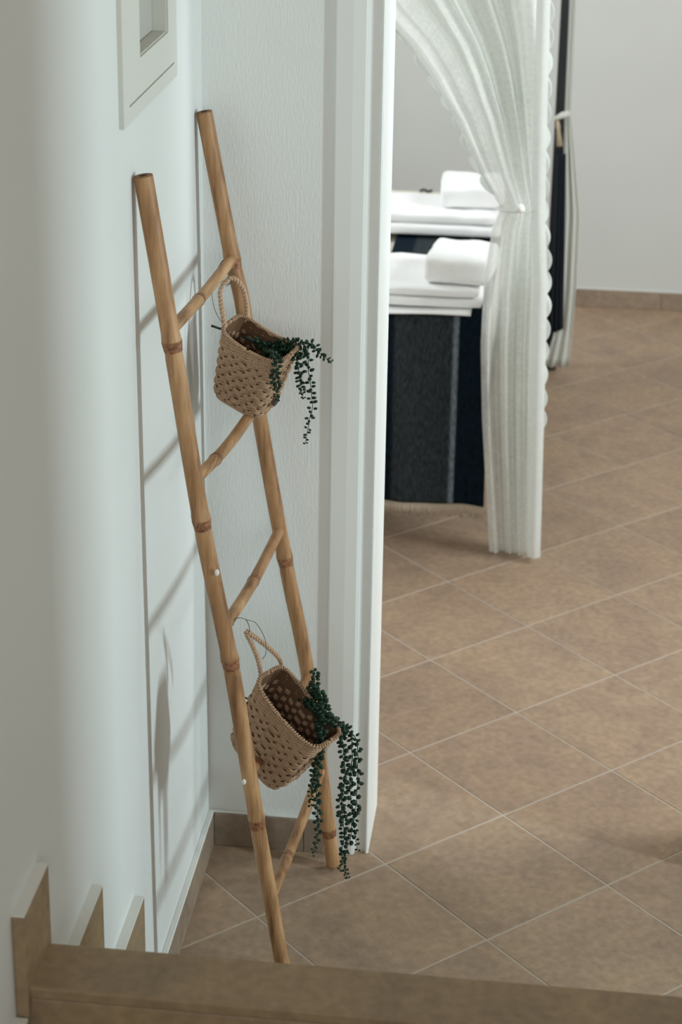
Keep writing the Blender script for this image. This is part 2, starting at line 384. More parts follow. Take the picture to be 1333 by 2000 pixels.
# ------------------------------------------------------------------ bamboo ladder
ladder = empty('bamboo_ladder', (0.26, -0.34, 0.0))
tag(ladder, 'bamboo ladder with five rungs leaning against the white left wall', 'ladder')
def culm(name, pts, rad, nodes, m, seg=20, top_hollow=False, zdir=True, step=0.006):
    # nodes: fractions along the length
    P0 = catmull(pts, 200)
    L = sum((P0[i + 1] - P0[i]).length for i in range(200))
    n = int(L / step); P = catmull(pts, n); R_ = []
    for i in range(n + 1):
        s = i / n * L; rr = rad(i / n) if callable(rad) else rad
        for nd in nodes:
            d = s - nd * L
            rr *= 1 + 0.10 * math.exp(-((d + 0.006) / 0.009) ** 2) - 0.05 * math.exp(-((d - 0.016) / 0.006) ** 2)
        R_.append(rr)
    V, F = tube_data(P, R_, seg, cap=not top_hollow)
    if top_hollow: F.append(tuple(n * seg + k for k in range(seg)))
    o = link(name, pmesh(name, V, F), m, None, True)
    rings = []
    for nd in nodes:
        i0 = int(nd * n); a = max(i0 - 0, 0); b2 = min(i0 + 3, n)
        q = [P[i] for i in range(a, b2 + 1)]; rq = [R_[i] + 0.0005 for i in range(a, b2 + 1)]
        rings.append(tube('node_ring', q, rq, M_node, None, seg, cap=False))
    if top_hollow:
        # cut end: pale wall and dark hollow
        t = (P[0] - P[1]).normalized(); r0 = R_[0]
        rim = tube('cut_end', [P[0] - t * 0.001, P[0] + t * 0.0012], [r0 * 1.0, r0 * 0.96], M_cut, None, seg)
        hol = tube('hollow', [P[0] + t * 0.0011, P[0] + t * 0.0016], [r0 * 0.42, r0 * 0.42], M_pith, None, 14)
        rings += [rim, hol]
    adopt(ladder, o)
    for r_ in rings: r_.parent = o
    return o, P
FY = -0.612; BY = -0.068
fpts = [(0.0168, -0.6120, 1.6218), (0.0595, -0.6120, 1.3399), (0.1062, -0.6120, 1.0180), (0.1539, -0.6120, 0.7573), (0.2004, -0.6120, 0.4392), (0.2459, -0.6120, 0.1488), (0.268, -0.612, 0.004)]
bpts = [(0.0165, -0.0680, 1.6073), (0.0667, -0.0680, 1.3345), (0.0879, -0.0680, 1.2343), (0.1224, -0.0680, 0.9960), (0.1740, -0.0680, 0.6947), (0.2193, -0.0680, 0.4546), (0.2691, -0.0680, 0.0714), (0.2764, -0.0680, 0.0092)]
def frac(pts, zs):
    P = catmull(pts, 400); d = [0]
    for i in range(400): d.append(d[-1] + (P[i + 1] - P[i]).length)
    out = []
    for z in zs:
        j = min(range(401), key=lambda k: abs(P[k].z - z)); out.append(d[j] / d[-1])
    return out
fz = [(0.0637, -0.6120, 1.3428)[2], (0.1081, -0.6120, 1.0295)[2], (0.1539, -0.6120, 0.7673)[2], (0.2004, -0.6120, 0.4519)[2]]
bz = [(0.0686, -0.0680, 1.3296)[2], (0.1204, -0.0680, 1.0384)[2], (0.1739, -0.0680, 0.7127)[2], (0.2230, -0.0680, 0.3841)[2], (0.2677, -0.0680, 0.0962)[2]]
frail, FP = culm('rail', fpts, lambda t: 0.0158 - 0.0022 * t, frac(fpts, fz), M_bz, top_hollow=True)
brail, BP = culm('rail', bpts, lambda t: 0.0152 - 0.0006 * t, frac(bpts, bz), M_bz, top_hollow=True)
def railx(P, z): return min(P, key=lambda q: abs(q.z - z))
def rung(zf, zb, nodes, off=(0, 0, 0), bow=0.0):
    a = railx(FP, zf); b2 = railx(BP, zb)
    A = Vector((a.x, a.y + 0.004, zf)); B = Vector((b2.x, b2.y - 0.006, zb)); mid = (A + B) / 2 + Vector((0, 0, -bow))
    return culm('rung', [A, mid, B], 0.0105, nodes, M_by, seg=14)
rung(1.364, 1.330, [0.42], bow=0.004)
rung(1.102, 1.040, [0.30], bow=0.010)
rung(0.829, 0.775, [0.50], bow=0.010)
rung(0.548, 0.455, [0.6], bow=0.02)
rung(0.292, 0.240, [0.30], bow=0.008)
# white plaster flecks on the front rail
for q, s in (((0.1330, -0.6280, 0.9434), 0.0065), ((0.1780, -0.6260, 0.5383), 0.006)):
    bm = bmesh.new(); bmesh.ops.create_icosphere(bm, subdivisions=2, radius=1)
    for v in bm.verts:
        v.co = Vector((v.co.x * s * 0.6, v.co.y * s * 0.35, v.co.z * s)) * (1 + 0.35 * noise.noise(v.co * 2.3))
        v.co += Vector(q)
    me = bpy.data.meshes.new('plaster_fleck'); bm.to_mesh(me); bm.free()
    o = link('plaster_fleck', me, M_fleck, frail, True); tag(o, 'white plaster fleck stuck on the front rail')

# ------------------------------------------------------------------ woven baskets
def basis(w, h, d):
    w = (RT * w[0] + UP * w[1] + FW * w[2]).normalized(); d = RT * d[0] + UP * d[1] + FW * d[2]
    d = (d - w * d.dot(w)).normalized(); h0 = RT * h[0] + UP * h[1] + FW * h[2]; h = w.cross(d)
    if h.dot(h0) < 0: h = -h
    return w, h, d
def basket(label, center, B, SW, SH, SD, handle_pts, label_extra=None):
    w, h, d = B; c = Vector(center)
    root = empty('hanging_basket', c - h * SH / 2)
    tag(root, label, 'basket')
    def sec(ang, t):
        # superellipse cross-section, t 0 bottom .. 1 rim
        k = 0.80 + 0.20 * t; e = 2 / 5.0
        cx = math.copysign(abs(math.cos(ang)) ** e, math.cos(ang)) * SW / 2 * k
        cy = math.copysign(abs(math.sin(ang)) ** e, math.sin(ang)) * SD / 2 * (0.92 + 0.08 * t)
        return cx, cy
    # angles that step evenly along the perimeter
    M_ = 720; cum = [0.0]; pv = sec(0, 1.0)
    for i in range(1, M_ + 1):
        cv = sec(2 * PI * i / M_, 1.0); cum.append(cum[-1] + math.hypot(cv[0] - pv[0], cv[1] - pv[1])); pv = cv
    def even(a):
        f = (a / (2 * PI)) % 1.0 * cum[-1]; lo, hi = 0, M_
        while hi - lo > 1:
            mid = (lo + hi) // 2
            if cum[mid] <= f: lo = mid
            else: hi = mid
        return 2 * PI * (lo + (f - cum[lo]) / max(cum[lo + 1] - cum[lo], 1e-9)) / M_
    def pos(ang, t, off=0.0, shrink=1.0):
        ang = even(ang)
        cx, cy = sec(ang, t); l = math.hypot(cx, cy); cx2, cy2 = sec(ang + 0.01, t); cx3, cy3 = sec(ang - 0.01, t); tx, ty = cx2 - cx3, cy2 - cy3; tl = math.hypot(tx, ty)
        nx, ny = ty / tl, -tx / tl
        # the mouth sags a little between its ends
        sag = -0.010 * max(0, t - 0.5) * 2 * (1 - (2 * cx / SW) ** 2)
        return c + w * (cx * shrink + nx * off) + d * (cy * shrink + ny * off) + h * ((t - 0.5) * SH + sag)
    # core shell
    NA = 96; V = []; F = []
    prf = [(0.0, 0.05), (0.0, 0.5), (0.0, 0.86), (0.03, 0.965), (0.10, 1.0), (0.4, 1.0), (0.7, 1.0), (0.97, 1.0)]
    inner = [(0.965, 1.0), (0.5, 1.0), (0.12, 1.0), (0.05, 0.9), (0.035, 0.4), (0.035, 0.05)]
    allp = [(t, s, -0.0003) for t, s in prf] + [(t, s, -0.0022) for t, s in inner]
    for t, s, off in allp:
        for k in range(NA): V.append(pos(2 * PI * k / NA, t, off, s))
    for i in range(len(allp) - 1):
        for k in range(NA): F.append((i * NA + k, i * NA + (k + 1) % NA, (i + 1) * NA + (k + 1) % NA, (i + 1) * NA + k))
    F.append(tuple(reversed(range(NA)))); F.append(tuple((len(allp) - 1) * NA + k for k in range(NA)))
    core = link('core', pmesh('core', V, F), M_liner, None, True)
    # cords: each row a cord running round the basket, weaving in and out of hidden stakes
    V = []; F = []; rows = int(SH / 0.0037); NS = 168; NST = 28
    for j in range(rows):
        t = 0.015 + (j + 0.5) / rows * 0.985; top = t > 0.80
        A = 0.0009 if top else 0.0022
        ph = PI * ((j // 3) % 2) if not top else PI * (j % 2)
        pts = []; shr = 1.0 if t > 0.1 else (0.93 + 0.7 * t)
        for k in range(NS):
            ang = 2 * PI * k / NS
            # even spacing around perimeter comes from the superellipse angle warp
            wob = 0.0006 * noise.noise(Vector((k * 0.35, j * 1.7, 3.1)))
            dz = (0.0011 * math.sin(NST * ang / 1.0 + ph)) if not top else 0
            q = pos(ang, t, 0.0004 + A * math.cos(NST / 2 * ang + ph) + wob, shr) + h * (dz + 0.0005 * noise.noise(Vector((k * 0.2, j * 0.9, 7.7))))
            pts.append(q)
        tube_data(pts, 0.00192, 6, closed=True, V=V, F=F)
    # bottom rings
    for j in range(7):
        s = 0.90 - j * 0.125
        pts = [pos(2 * PI * k / 80, 0.0, 0, s) - h * 0.0012 for k in range(80)]
        tube_data(pts, 0.0026, 6, closed=True, V=V, F=F)
    body = link('woven_cords', pmesh('woven_cords', V, F), M_cord, None, True); tag(body, kind='stuff')
    # overcast stitches over the rim
    V = []; F = []
    NR = 84
    for k in range(NR):
        a0 = 2 * PI * k / NR
        pts = [pos(a0 + 0.03 * i / 5, 0.985 + 0.022 * math.sin(PI * i / 5), 0.0032 * math.cos(PI * i / 5), 1.0) for i in range(6)]
        tube_data(pts, 0.0017, 5, V=V, F=F)
    rim = link('rim_stitches', pmesh('rim_stitches', V, F), M_cord, None, True); tag(rim, kind='stuff')
    adopt(root, core, body, rim)
    # handle: two cords twisted round each other
    hp = catmull(handle_pts, 150); fr = frames(hp); L = sum((hp[i + 1] - hp[i]).length for i in range(150))
    V = []; F = []
    turns = L / 0.015
    for s in range(2):
        pts = []
        for i, (q, (t_, a_, b_)) in enumerate(zip(hp, fr)):
            an = 2 * PI * turns * i / 150 + s * PI; pts.append(q + (a_ * math.cos(an) + b_ * math.sin(an)) * 0.0024)
        tube_data(pts, 0.0027, 8, V=V, F=F)
    hd = link('handle', pmesh('handle', V, F), M_handle, None, True); tag(hd, 'looped handle of pale twisted cord')
    adopt(root, hd)
    return root, pos
B1 = basis((0.096, -0.055, -0.034), (0.045, 0.115, -0.089), (0.041, 0.034, 0.059))
c1 = Vector((0.1192, -0.1550, 1.1425))
b1root, pos1 = basket('tilted woven cord basket hanging near the ladder top, under the first rung', c1, B1, 0.134, 0.150, 0.082,
    [(0.0715, -0.1750, 1.2276), (0.0633, -0.1650, 1.2638), (0.0600, -0.1500, 1.2938), (0.0768, -0.1350, 1.3119), (0.0963, -0.1250, 1.2909), (0.1028, -0.1180, 1.2509), (0.1018, -0.1180, 1.2226)])
B2 = basis((0.106, -0.113, -0.049), (0.066, 0.108, -0.106), (0.048, 0.022, 0.053))
c2 = Vector((0.2275, -0.5150, 0.5789))
b2root, pos2 = basket('tilted woven cord basket hanging low behind the front ladder rail, on the third rung', c2, B2, 0.166, 0.170, 0.084,
    [(0.1829, -0.4500, 0.6448), (0.1781, -0.4550, 0.6838), (0.1684, -0.4650, 0.7225), (0.1587, -0.4800, 0.7583), (0.1740, -0.4650, 0.7395), (0.1953, -0.4450, 0.7101), (0.2132, -0.4250, 0.6760), (0.2147, -0.4150, 0.6412)])
# small dark button on the end of the upper basket
V = []; F = []
bc = c1 + B1[0] * 0.0655 - B1[1] * 0.036 - B1[2] * 0.005
tube_data([bc, bc + B1[0] * 0.0022], 0.010, 20, V=V, F=F)
tube_data([bc + B1[0] * 0.0015 + (B1[1] * math.cos(a) + B1[2] * math.sin(a)) * 0.0085 for a in [2 * PI * k / 24 for k in range(24)]], 0.0014, 6, closed=True, V=V, F=F)
bt = link('button', pmesh('button', V, F), M_badge, None, True); adopt(b1root, bt); tag(bt, 'round dark button')

# ------------------------------------------------------------------ trailing plants
def leaf_into(V, F, c, ax, side, L, Wd, T):
    up = ax.cross(side).normalized(); base = len(V); n = 8
    V.append(c - ax * L / 2)
    for j in range(1, 4):
        f = j / 4; rr = math.sin(PI * (f ** 0.85)); x_ = -math.cos(PI * f) * L / 2
        for k in range(n):
            w = 2 * PI * k / n; V.append(c + ax * x_ + side * math.cos(w) * Wd / 2 * rr + up * math.sin(w) * T / 2 * rr)
    V.append(c + ax * L / 2); last = len(V) - 1
    for k in range(n):
        k2 = (k + 1) % n; F.append((base, base + 1 + k2, base + 1 + k))
        for j in range(2): F.append((base + 1 + j * n + k, base + 1 + j * n + k2, base + 1 + (j + 1) * n + k2, base + 1 + (j + 1) * n + k))
        F.append((last, base + 1 + 2 * n + k, base + 1 + 2 * n + k2))
def strand(root, pts, step=0.0084, L=0.0095, dens=3, start=0.0, taper=0.45):
    P0 = catmull(pts, 60); ln = sum((P0[i + 1] - P0[i]).length for i in range(60))
    for i in range(1, 60): P0[i] += Vector((noise.noise(P0[i] * 60), noise.noise(P0[i] * 60 + Vector((5, 5, 5))), 0)) * 0.002
    stem = tube('stem', P0, [0.0011 * (1 - 0.5 * i / 60) for i in range(61)], M_stem, None, 6)
    n = max(3, int(ln / step)); P = catmull(P0, n); fr = frames(P); V = []; F = []
    ph = random.uniform(0, 6)
    for i in range(int(start * n), n + 1):
        f = i / n; sc = 1.0 if f < 0.72 else 1.0 - taper * (f - 0.72) / 0.28
        t, a, b_ = fr[i]
        for k in range(dens):
            an = ph + i * 1.75 + 2 * PI * k / dens + random.uniform(-0.4, 0.4)
            o_ = a * math.cos(an) + b_ * math.sin(an)
            ax = (o_ + t * random.uniform(-0.35, 0.45)).normalized(); side = ax.cross(t).normalized()
            l = L * sc * random.uniform(0.85, 1.15)
            leaf_into(V, F, P[i] + ax * (l * 0.5 + 0.0022 * sc) + t * random.uniform(-0.0015, 0.0015), ax, side, l, l * 0.86, l * 0.62)
    lv = link('leaves', pmesh('leaves', V, F), M_leaf, None, True); tag(lv, kind='stuff')
    adopt(root, stem, lv)
p1 = empty('trailing_succulent', c1 + B1[1] * 0.02)
tag(p1, 'dark green beaded trailing plant spilling from the upper basket', 'plant')
I1 = tuple(c1 + B1[1] * 0.01 - B1[0] * 0.01)
strand(p1, [(0.1035, -0.1350, 1.1938), (0.1349, -0.1500, 1.1904), (0.1662, -0.1650, 1.1790), (0.1835, -0.1780, 1.1723)], start=0.25, step=0.006)
strand(p1, [(0.1278, -0.1350, 1.1768), (0.1591, -0.1500, 1.1816), (0.1892, -0.1580, 1.1930), (0.2202, -0.1600, 1.1983), (0.2352, -0.1650, 1.2008), (0.2450, -0.1650, 1.1852), (0.2566, -0.1650, 1.1768), (0.2701, -0.1650, 1.1674)], step=0.0075, start=0.1)
strand(p1, [(0.1431, -0.1400, 1.1692), (0.1855, -0.1650, 1.1699), (0.2149, -0.1700, 1.1833), (0.2272, -0.1750, 1.1756), (0.2297, -0.1780, 1.1466), (0.2339, -0.1780, 1.1164), (0.2371, -0.1780, 1.0808), (0.2306, -0.1780, 1.0496), (0.2241, -0.1780, 1.0069)], dens=2, step=0.0100)
strand(p1, [(0.1536, -0.1450, 1.1816), (0.1957, -0.1700, 1.1823), (0.2084, -0.1850, 1.1731), (0.2115, -0.1850, 1.1480), (0.2155, -0.1850, 1.1229), (0.2205, -0.1850, 1.0998)])
strand(p1, [(0.1461, -0.1600, 1.1762), (0.1716, -0.2150, 1.1895), (0.1769, -0.2320, 1.1777), (0.1742, -0.2320, 1.1526), (0.1774, -0.2280, 1.1313), (0.1760, -0.2240, 1.1076)], step=0.007)
strand(p1, [(0.1688, -0.1500, 1.1740), (0.1991, -0.1600, 1.1891), (0.2226, -0.1700, 1.1837)], step=0.0062, taper=0)
strand(p1, [(0.1431, -0.1400, 1.1844), (0.1688, -0.1500, 1.1922), (0.2025, -0.1500, 1.1980)], step=0.007, taper=0)
sb = tube('stem_end', [(0.0464, -0.1800, 1.2319), (0.0570, -0.1800, 1.2285), (0.0758, -0.1720, 1.2198)], [0.0026, 0.0024, 0.002], M_stick, None, 8); adopt(p1, sb)
sb2 = tube('stem_end', [(0.1001, -0.1500, 1.2037), (0.1301, -0.1500, 1.1942)], [0.0030, 0.0028], M_stick, None, 8); adopt(p1, sb2)
p2 = empty('trailing_succulent', c2 + B2[1] * 0.02)
tag(p2, 'long dark green beaded trailing plant spilling from the lower basket', 'plant')
strand(p2, [(0.2700, -0.4800, 0.6258), (0.2828, -0.4950, 0.6611), (0.2868, -0.5000, 0.6982)], dens=3, taper=0.1)
strand(p2, [(0.2606, -0.4800, 0.6303), (0.2912, -0.5150, 0.6311), (0.3074, -0.5700, 0.6270), (0.3095, -0.5700, 0.6014), (0.3026, -0.5700, 0.5645), (0.2938, -0.5700, 0.5166), (0.2887, -0.5700, 0.4686)], dens=3, step=0.0085)
strand(p2, [(0.2714, -0.4900, 0.6209), (0.2970, -0.5300, 0.6139), (0.3077, -0.5700, 0.5960), (0.3028, -0.5700, 0.5436), (0.2997, -0.5700, 0.4802), (0.3041, -0.5700, 0.4166), (0.2953, -0.5700, 0.3641)], dens=2, step=0.0085, start=0.2)
strand(p2, [(0.2701, -0.4800, 0.6101), (0.3065, -0.5100, 0.6139), (0.3310, -0.5200, 0.6006), (0.3483, -0.5250, 0.5923)], dens=3, step=0.006, taper=0)
strand(p2, [(0.2791, -0.4800, 0.6475), (0.2958, -0.5000, 0.6336), (0.3065, -0.5100, 0.6139), (0.3213, -0.5150, 0.5918)], dens=3, step=0.007, taper=0)
strand(p2, [(0.2681, -0.4800, 0.6340), (0.2862, -0.5200, 0.6408), (0.3084, -0.5500, 0.6447), (0.3308, -0.5600, 0.6253)], dens=4, step=0.006, taper=0)
strand(p2, [(0.2785, -0.4900, 0.6580), (0.2928, -0.5000, 0.6573), (0.3046, -0.5200, 0.6484), (0.3146, -0.5400, 0.6313)], dens=4, step=0.006, taper=0)
strand(p2, [(0.3100, -0.5000, 0.6086), (0.3358, -0.5300, 0.6067), (0.3450, -0.5400, 0.5609), (0.3476, -0.5400, 0.5085), (0.3419, -0.5400, 0.4548), (0.3474, -0.5400, 0.4015), (0.3463, -0.5400, 0.3471), (0.3555, -0.5400, 0.2997)], dens=3, step=0.0095)
strand(p2, [(0.3136, -0.4900, 0.5928), (0.3496, -0.5200, 0.5969), (0.3587, -0.5300, 0.5563), (0.3560, -0.5300, 0.4926), (0.3627, -0.5300, 0.4290), (0.3579, -0.5300, 0.3744), (0.3400, -0.5300, 0.3092)], dens=2, step=0.0095)
strand(p2, [(0.3184, -0.4900, 0.5879), (0.3504, -0.5100, 0.5882), (0.3657, -0.5200, 0.5721), (0.3696, -0.5220, 0.5208), (0.3679, -0.5220, 0.4567), (0.3641, -0.5220, 0.4025), (0.3716, -0.5220, 0.3487)], dens=2, step=0.0105)
sb = tube('stem_end', [(0.1468, -0.4200, 0.5917), (0.1592, -0.4200, 0.5841)], [0.0016, 0.0016], M_stick, None, 8); adopt(p2, sb)

# wires tying the handles to the rungs
w1 = tube('wire_tie', catmull([(0.0702, -0.0950, 1.3305), (0.0573, -0.1100, 1.3383), (0.0423, -0.1200, 1.3087), (0.0390, -0.1300, 1.2816), (0.0463, -0.1400, 1.2500), (0.0634, -0.1500, 1.2250)], 60), 0.0006, M_wire, None, 6)
tag(w1, 'thin loose wire looping from the first rung to the upper basket', 'wire')
q = railx(BP, 1.33)
w1b = tube('wire_tie', [Vector((q.x - 0.004 + 0.0125 * math.cos(a), -0.130 + 0.012 * a / 6 , 1.320 + 0.0205 * math.sin(a) - (0.008 if math.sin(a) < 0 else 0))) for a in [2 * PI * 2 * k / 60 for k in range(61)]], 0.0007, M_wire, None, 6)
tag(w1b, 'wire wound round the first rung beside the back rail', 'wire')
w2 = tube('wire_tie', catmull([(0.1507, -0.5750, 0.8176), (0.1554, -0.5650, 0.8269), (0.1668, -0.5350, 0.8108), (0.1684, -0.5000, 0.7752), (0.1631, -0.4900, 0.7596)], 60), 0.0007, M_wire, None, 6)
tag(w2, 'wire looped over the third rung beside the front rail', 'wire')
w3 = tube('wire_tie', catmull([(0.1660, -0.5300, 0.8082), (0.1795, -0.5000, 0.7872), (0.1897, -0.4700, 0.7463), (0.1919, -0.4600, 0.7217), (0.1895, -0.4500, 0.6998), (0.1829, -0.4500, 0.6888)], 60), 0.0006, M_wire, None, 6)
tag(w3, 'long curled wire end arching over the lower basket handle', 'wire')

# ------------------------------------------------------------------ bedroom: bed
BT = 0.685
bed = empty('bed', (-0.55, 2.25, 0.0))
tag(bed, 'bed with dark frame and cream sheet in the bedroom beyond the doorway', 'bed')
adopt(bed, boxes('bed_frame', [(-1.5, 0.50, 1.66, 3.02, 0.26, 0.36)], M_bedwood, bev=0.006))
for x_ in (-1.40, 0.06):
    for y_ in (1.70, 2.96): adopt(bed, boxes('leg', [(x_ - 0.03, x_ + 0.03, y_ - 0.03, y_ + 0.03, 0.0, 0.26)], M_bedwood, bev=0.004))
mt = boxes('mattress', [(-1.48, 0.495, 1.64, 3.035, 0.36, BT - 0.008)], M_sheet, bev=0.03, seg=4)
adopt(bed, mt)
post = boxes('canopy_post', [(0.6432, 3.1700, 0.9666)[:1] + ((0.6432, 3.1700, 0.9666)[0] + 0.050, 3.17, 3.215, 0.0, 2.05)], M_black, bev=0.004)
tag(post, 'black square canopy post behind the far bed corner', 'post')

# striped throw: over the foot of the bed, hanging down its near side
def sheet(name, fn, nu, nv, m, thick=0.0):
    V = [fn(i / nu, j / nv) for j in range(nv + 1) for i in range(nu + 1)]
    F = [(j * (nu + 1) + i, j * (nu + 1) + i + 1, (j + 1) * (nu + 1) + i + 1, (j + 1) * (nu + 1) + i) for j in range(nv) for i in range(nu)]
    o = link(name, pmesh(name, V, F), m, None, True)
    if thick:
        sm = o.modifiers.new('thickness', 'SOLIDIFY'); sm.thickness = thick; sm.offset = 0
    return o
YN = 1.615
def throw_fn(u, v):
    x_ = 0.175 + u * 0.325
    s = v * (0.57 + 0.98)
    if s < 0.55:
        z = 0.128 + s; yy = YN - 0.004 + 0.006 * math.sin(u * 9 + 1) * (1 - s / 0.55) + 0.003 * math.sin(u * 17 + s * 4)
        x_ += 0.010 * (1 - s / 0.55) * (u - 0.3)
    elif s < 0.57:
        f = (s - 0.55) / 0.02; z = 0.678 + 0.012 * math.sin(f * PI / 2); yy = YN - 0.004 + 0.02 * (1 - math.cos(f * PI / 2)) + 0.003 * math.sin(u * 17 + 2)
    else:
        yy = YN + 0.018 + (s - 0.57); z = 0.690 + 0.0025 * noise.noise(Vector((x_ * 12, yy * 9, 0)))
    return Vector((x_, yy, z))
th = sheet('throw', throw_fn, 48, 150, M_throw, 0.005)
throw = empty('striped_throw', (0.33, 1.7, 0.69))
tag(throw, 'dark striped throw with cream fringe laid across the bed foot', 'throw')
th.name = 'cloth'; adopt(throw, th)
V = []; F = []
for k in range(120):
    u = k / 119; q = throw_fn(u, 0.0); j = random.uniform(-0.004, 0.004)
    tube_data([q, q + Vector((j * 0.4, -0.002, -0.018)), q + Vector((j, random.uniform(-0.004, 0.004), -random.uniform(0.032, 0.046)))], [0.0012, 0.0016, 0.0009], 5, V=V, F=F)
fg = link('fringe', pmesh('fringe', V, F), M_fringe, None, True); tag(fg, 'cream twisted fringe', kind='stuff'); adopt(throw, fg)

# charcoal blanket bunched at the far corner, seen beside the post
def bl_fn(u, v):
    zb, zt = (0.6665, 3.1000, 0.1582)[2], (0.6423, 3.1000, 0.8049)[2]; z = zb + v * (zt - zb)
    xa = (0.6574, 3.1000, 0.1615)[0] + u * 0.010; xb = (0.7101, 3.1000, 0.1832)[0] * (1 - v) + (0.6873, 3.1000, 0.8067)[0] * v
    return Vector((xa + (xb - xa) * u, 3.10 + 0.009 * math.sin(u * 2 * PI * 3.5 + v * 2) * (1 - 0.3 * v), z + 0.02 * u * (1 - v)))
bl = sheet('hanging_blanket', bl_fn, 40, 20, M_blanket, 0.004)
tag(bl, 'charcoal pleated blanket hanging beside the far bed post', 'blanket')

# ------------------------------------------------------------------ towels
def soft(name, x0, x1, y0, y1, z0, z1, rot, m, parent, r=0.45, seed=0, lump=0.004):
    bm = bmesh.new(); bmesh.ops.create_cube(bm, size=2)
    bmesh.ops.subdivide_edges(bm, edges=bm.edges[:], cuts=14, use_grid_fill=True)
    c = Vector(((x0 + x1) / 2, (y0 + y1) / 2, (z0 + z1) / 2)); hx, hy, hz = (x1 - x0) / 2, (y1 - y0) / 2, (z1 - z0) / 2
    rad = min(hx, hy, hz) * r * 2 * 0.95; rad = min(rad, min(hx, hy, hz))
    Rm = Matrix.Rotation(rot, 3, 'Z')
    for v in bm.verts:
        q = Vector((v.co.x * hx, v.co.y * hy, v.co.z * hz))
        inn = Vector((max(-hx + rad, min(hx - rad, q.x)), max(-hy + rad, min(hy - rad, q.y)), max(-hz + rad, min(hz - rad, q.z))))
        dd = q - inn
        if dd.length > 1e-6: q = inn + dd.normalized() * rad
        nn = noise.noise(q * 22 + Vector((seed, seed, 0)))
        q.z += (lump * nn) * (1 if q.z > 0 else 0); q.x += lump * 0.6 * noise.noise(q * 30 + Vector((0, seed, 9)))
        q.y += lump * 0.8 * noise.noise(q * 26 + Vector((4, seed, 2)))
        v.co = c + Rm @ q
    me = bpy.data.meshes.new(name); bm.to_mesh(me); bm.free()
    o = link(name, me, m, None, True)
    if parent: adopt(parent, o)
    return o
def towel_large(label, x0, x1, y0, y1, z0, th, group, seed, rot=0.0):
    r_ = empty('bath_towel', ((x0 + x1) / 2, (y0 + y1) / 2, z0)); tag(r_, label, 'towel', group)
    soft('lower_fold', x0, x1, y0, y1, z0, z0 + th * 0.5, rot, M_terry, r_, seed=seed)
    soft('upper_fold', x0 + 0.004, x1 - 0.010, y0 + 0.010, y1 - 0.006, z0 + th * 0.5 + 0.0005, z0 + th, rot, M_terry, r_, seed=seed + 3)
    return r_
def towel_small(label, x0, x1, y0, y1, z0, th, group, seed, rot):
    r_ = empty('hand_towel', ((x0 + x1) / 2, (y0 + y1) / 2, z0)); tag(r_, label, 'towel', group)
    soft('folded_cloth', x0, x1, y0, y1, z0, z0 + th, rot, M_terry, r_, r=0.30, seed=seed)
    return r_
TZ = 0.699
mat_ = sheet('bath_mat', lambda u, v: Vector((-0.05 + u * 0.50, 1.592 + v * 0.40 + 0.006 * math.sin(u * 11) * (1 - v), TZ + 0.004 + 0.003 * math.sin(u * 8) * (1 - v) - 0.003 * (1 - v) ** 6)), 40, 20, M_terry, 0.005)
tag(mat_, 'thin white cloth with wavy edge, lowest of the near towel pile', 'towel')
towel_large('white bath towel folded flat under the near hand towel', -0.06, 0.478, 1.625, 1.99, TZ + 0.008, 0.052, None, 1)
towel_small('plump folded white hand towel on top of the near pile', 0.318, 0.505, 1.665, 1.880, TZ + 0.062, 0.078, None, 5, -0.10)
towel_large('white bath towel folded flat at the far side of the bed', -0.05, 0.50, 2.37, 2.64, TZ, 0.072, None, 9)
towel_small('folded white hand towel on top of the far pile, touching the lace curtain', 0.300, 0.500, 2.44, 2.66, TZ + 0.074, 0.070, None, 13, 0.05)
hc = Vector((0.2218, 2.9955, 0.6790))
V = []; F = []
tube_data(catmull([hc + Vector((-0.022, 0, 0.002)), hc + Vector((-0.008, 0.004, 0.007)), hc + Vector((0.006, -0.003, 0.003)), hc + Vector((0.020, 0.002, 0.006))], 20), [0.003 + 0.002 * abs(math.sin(i * 0.9)) for i in range(21)], 8, V=V, F=F)
tag(link('small_dark_object', pmesh('small_dark_object', V, F), M_black, None, True), 'tiny dark curled object lying on the cream sheet behind the towels', 'object')

# ------------------------------------------------------------------ lace curtain on the near bed corner
cur = empty('lace_curtain', (0.58, 1.55, 0.01))
tag(cur, 'sheer white lace curtain with scalloped edges, tied in at the near bed corner', 'curtain')
CY = 1.55
Lk = [(0.012, (0.5290, 1.5500, 0.0001)[0]), (0.134, (0.5178, 1.5500, 0.1359)[0]), (0.40, (0.4929, 1.5500, 0.3671)[0]), ((0.4802, 1.5500, 0.6223)[2], (0.4802, 1.5500, 0.6223)[0]), ((0.4817, 1.5500, 0.7980)[2], (0.4817, 1.5500, 0.7980)[0]), ((0.4974, 1.5500, 0.9563)[2], (0.4974, 1.5500, 0.9563)[0]),
      ((0.5195, 1.5500, 1.0166)[2], (0.5195, 1.5500, 1.0166)[0]), ((0.5005, 1.5500, 1.0480)[2], (0.5005, 1.5500, 1.0480)[0]), ((0.4570, 1.5500, 1.1159)[2], (0.4570, 1.5500, 1.1159)[0]), ((0.3843, 1.5500, 1.2575)[2], (0.3843, 1.5500, 1.2575)[0]),
      ((0.3067, 1.5500, 1.3765)[2], (0.3067, 1.5500, 1.3765)[0]), ((0.2443, 1.5500, 1.4546)[2], (0.2443, 1.5500, 1.4546)[0]), ((0.1287, 1.5500, 1.5568)[2], (0.1287, 1.5500, 1.5568)[0]), (2.1, -0.42)]
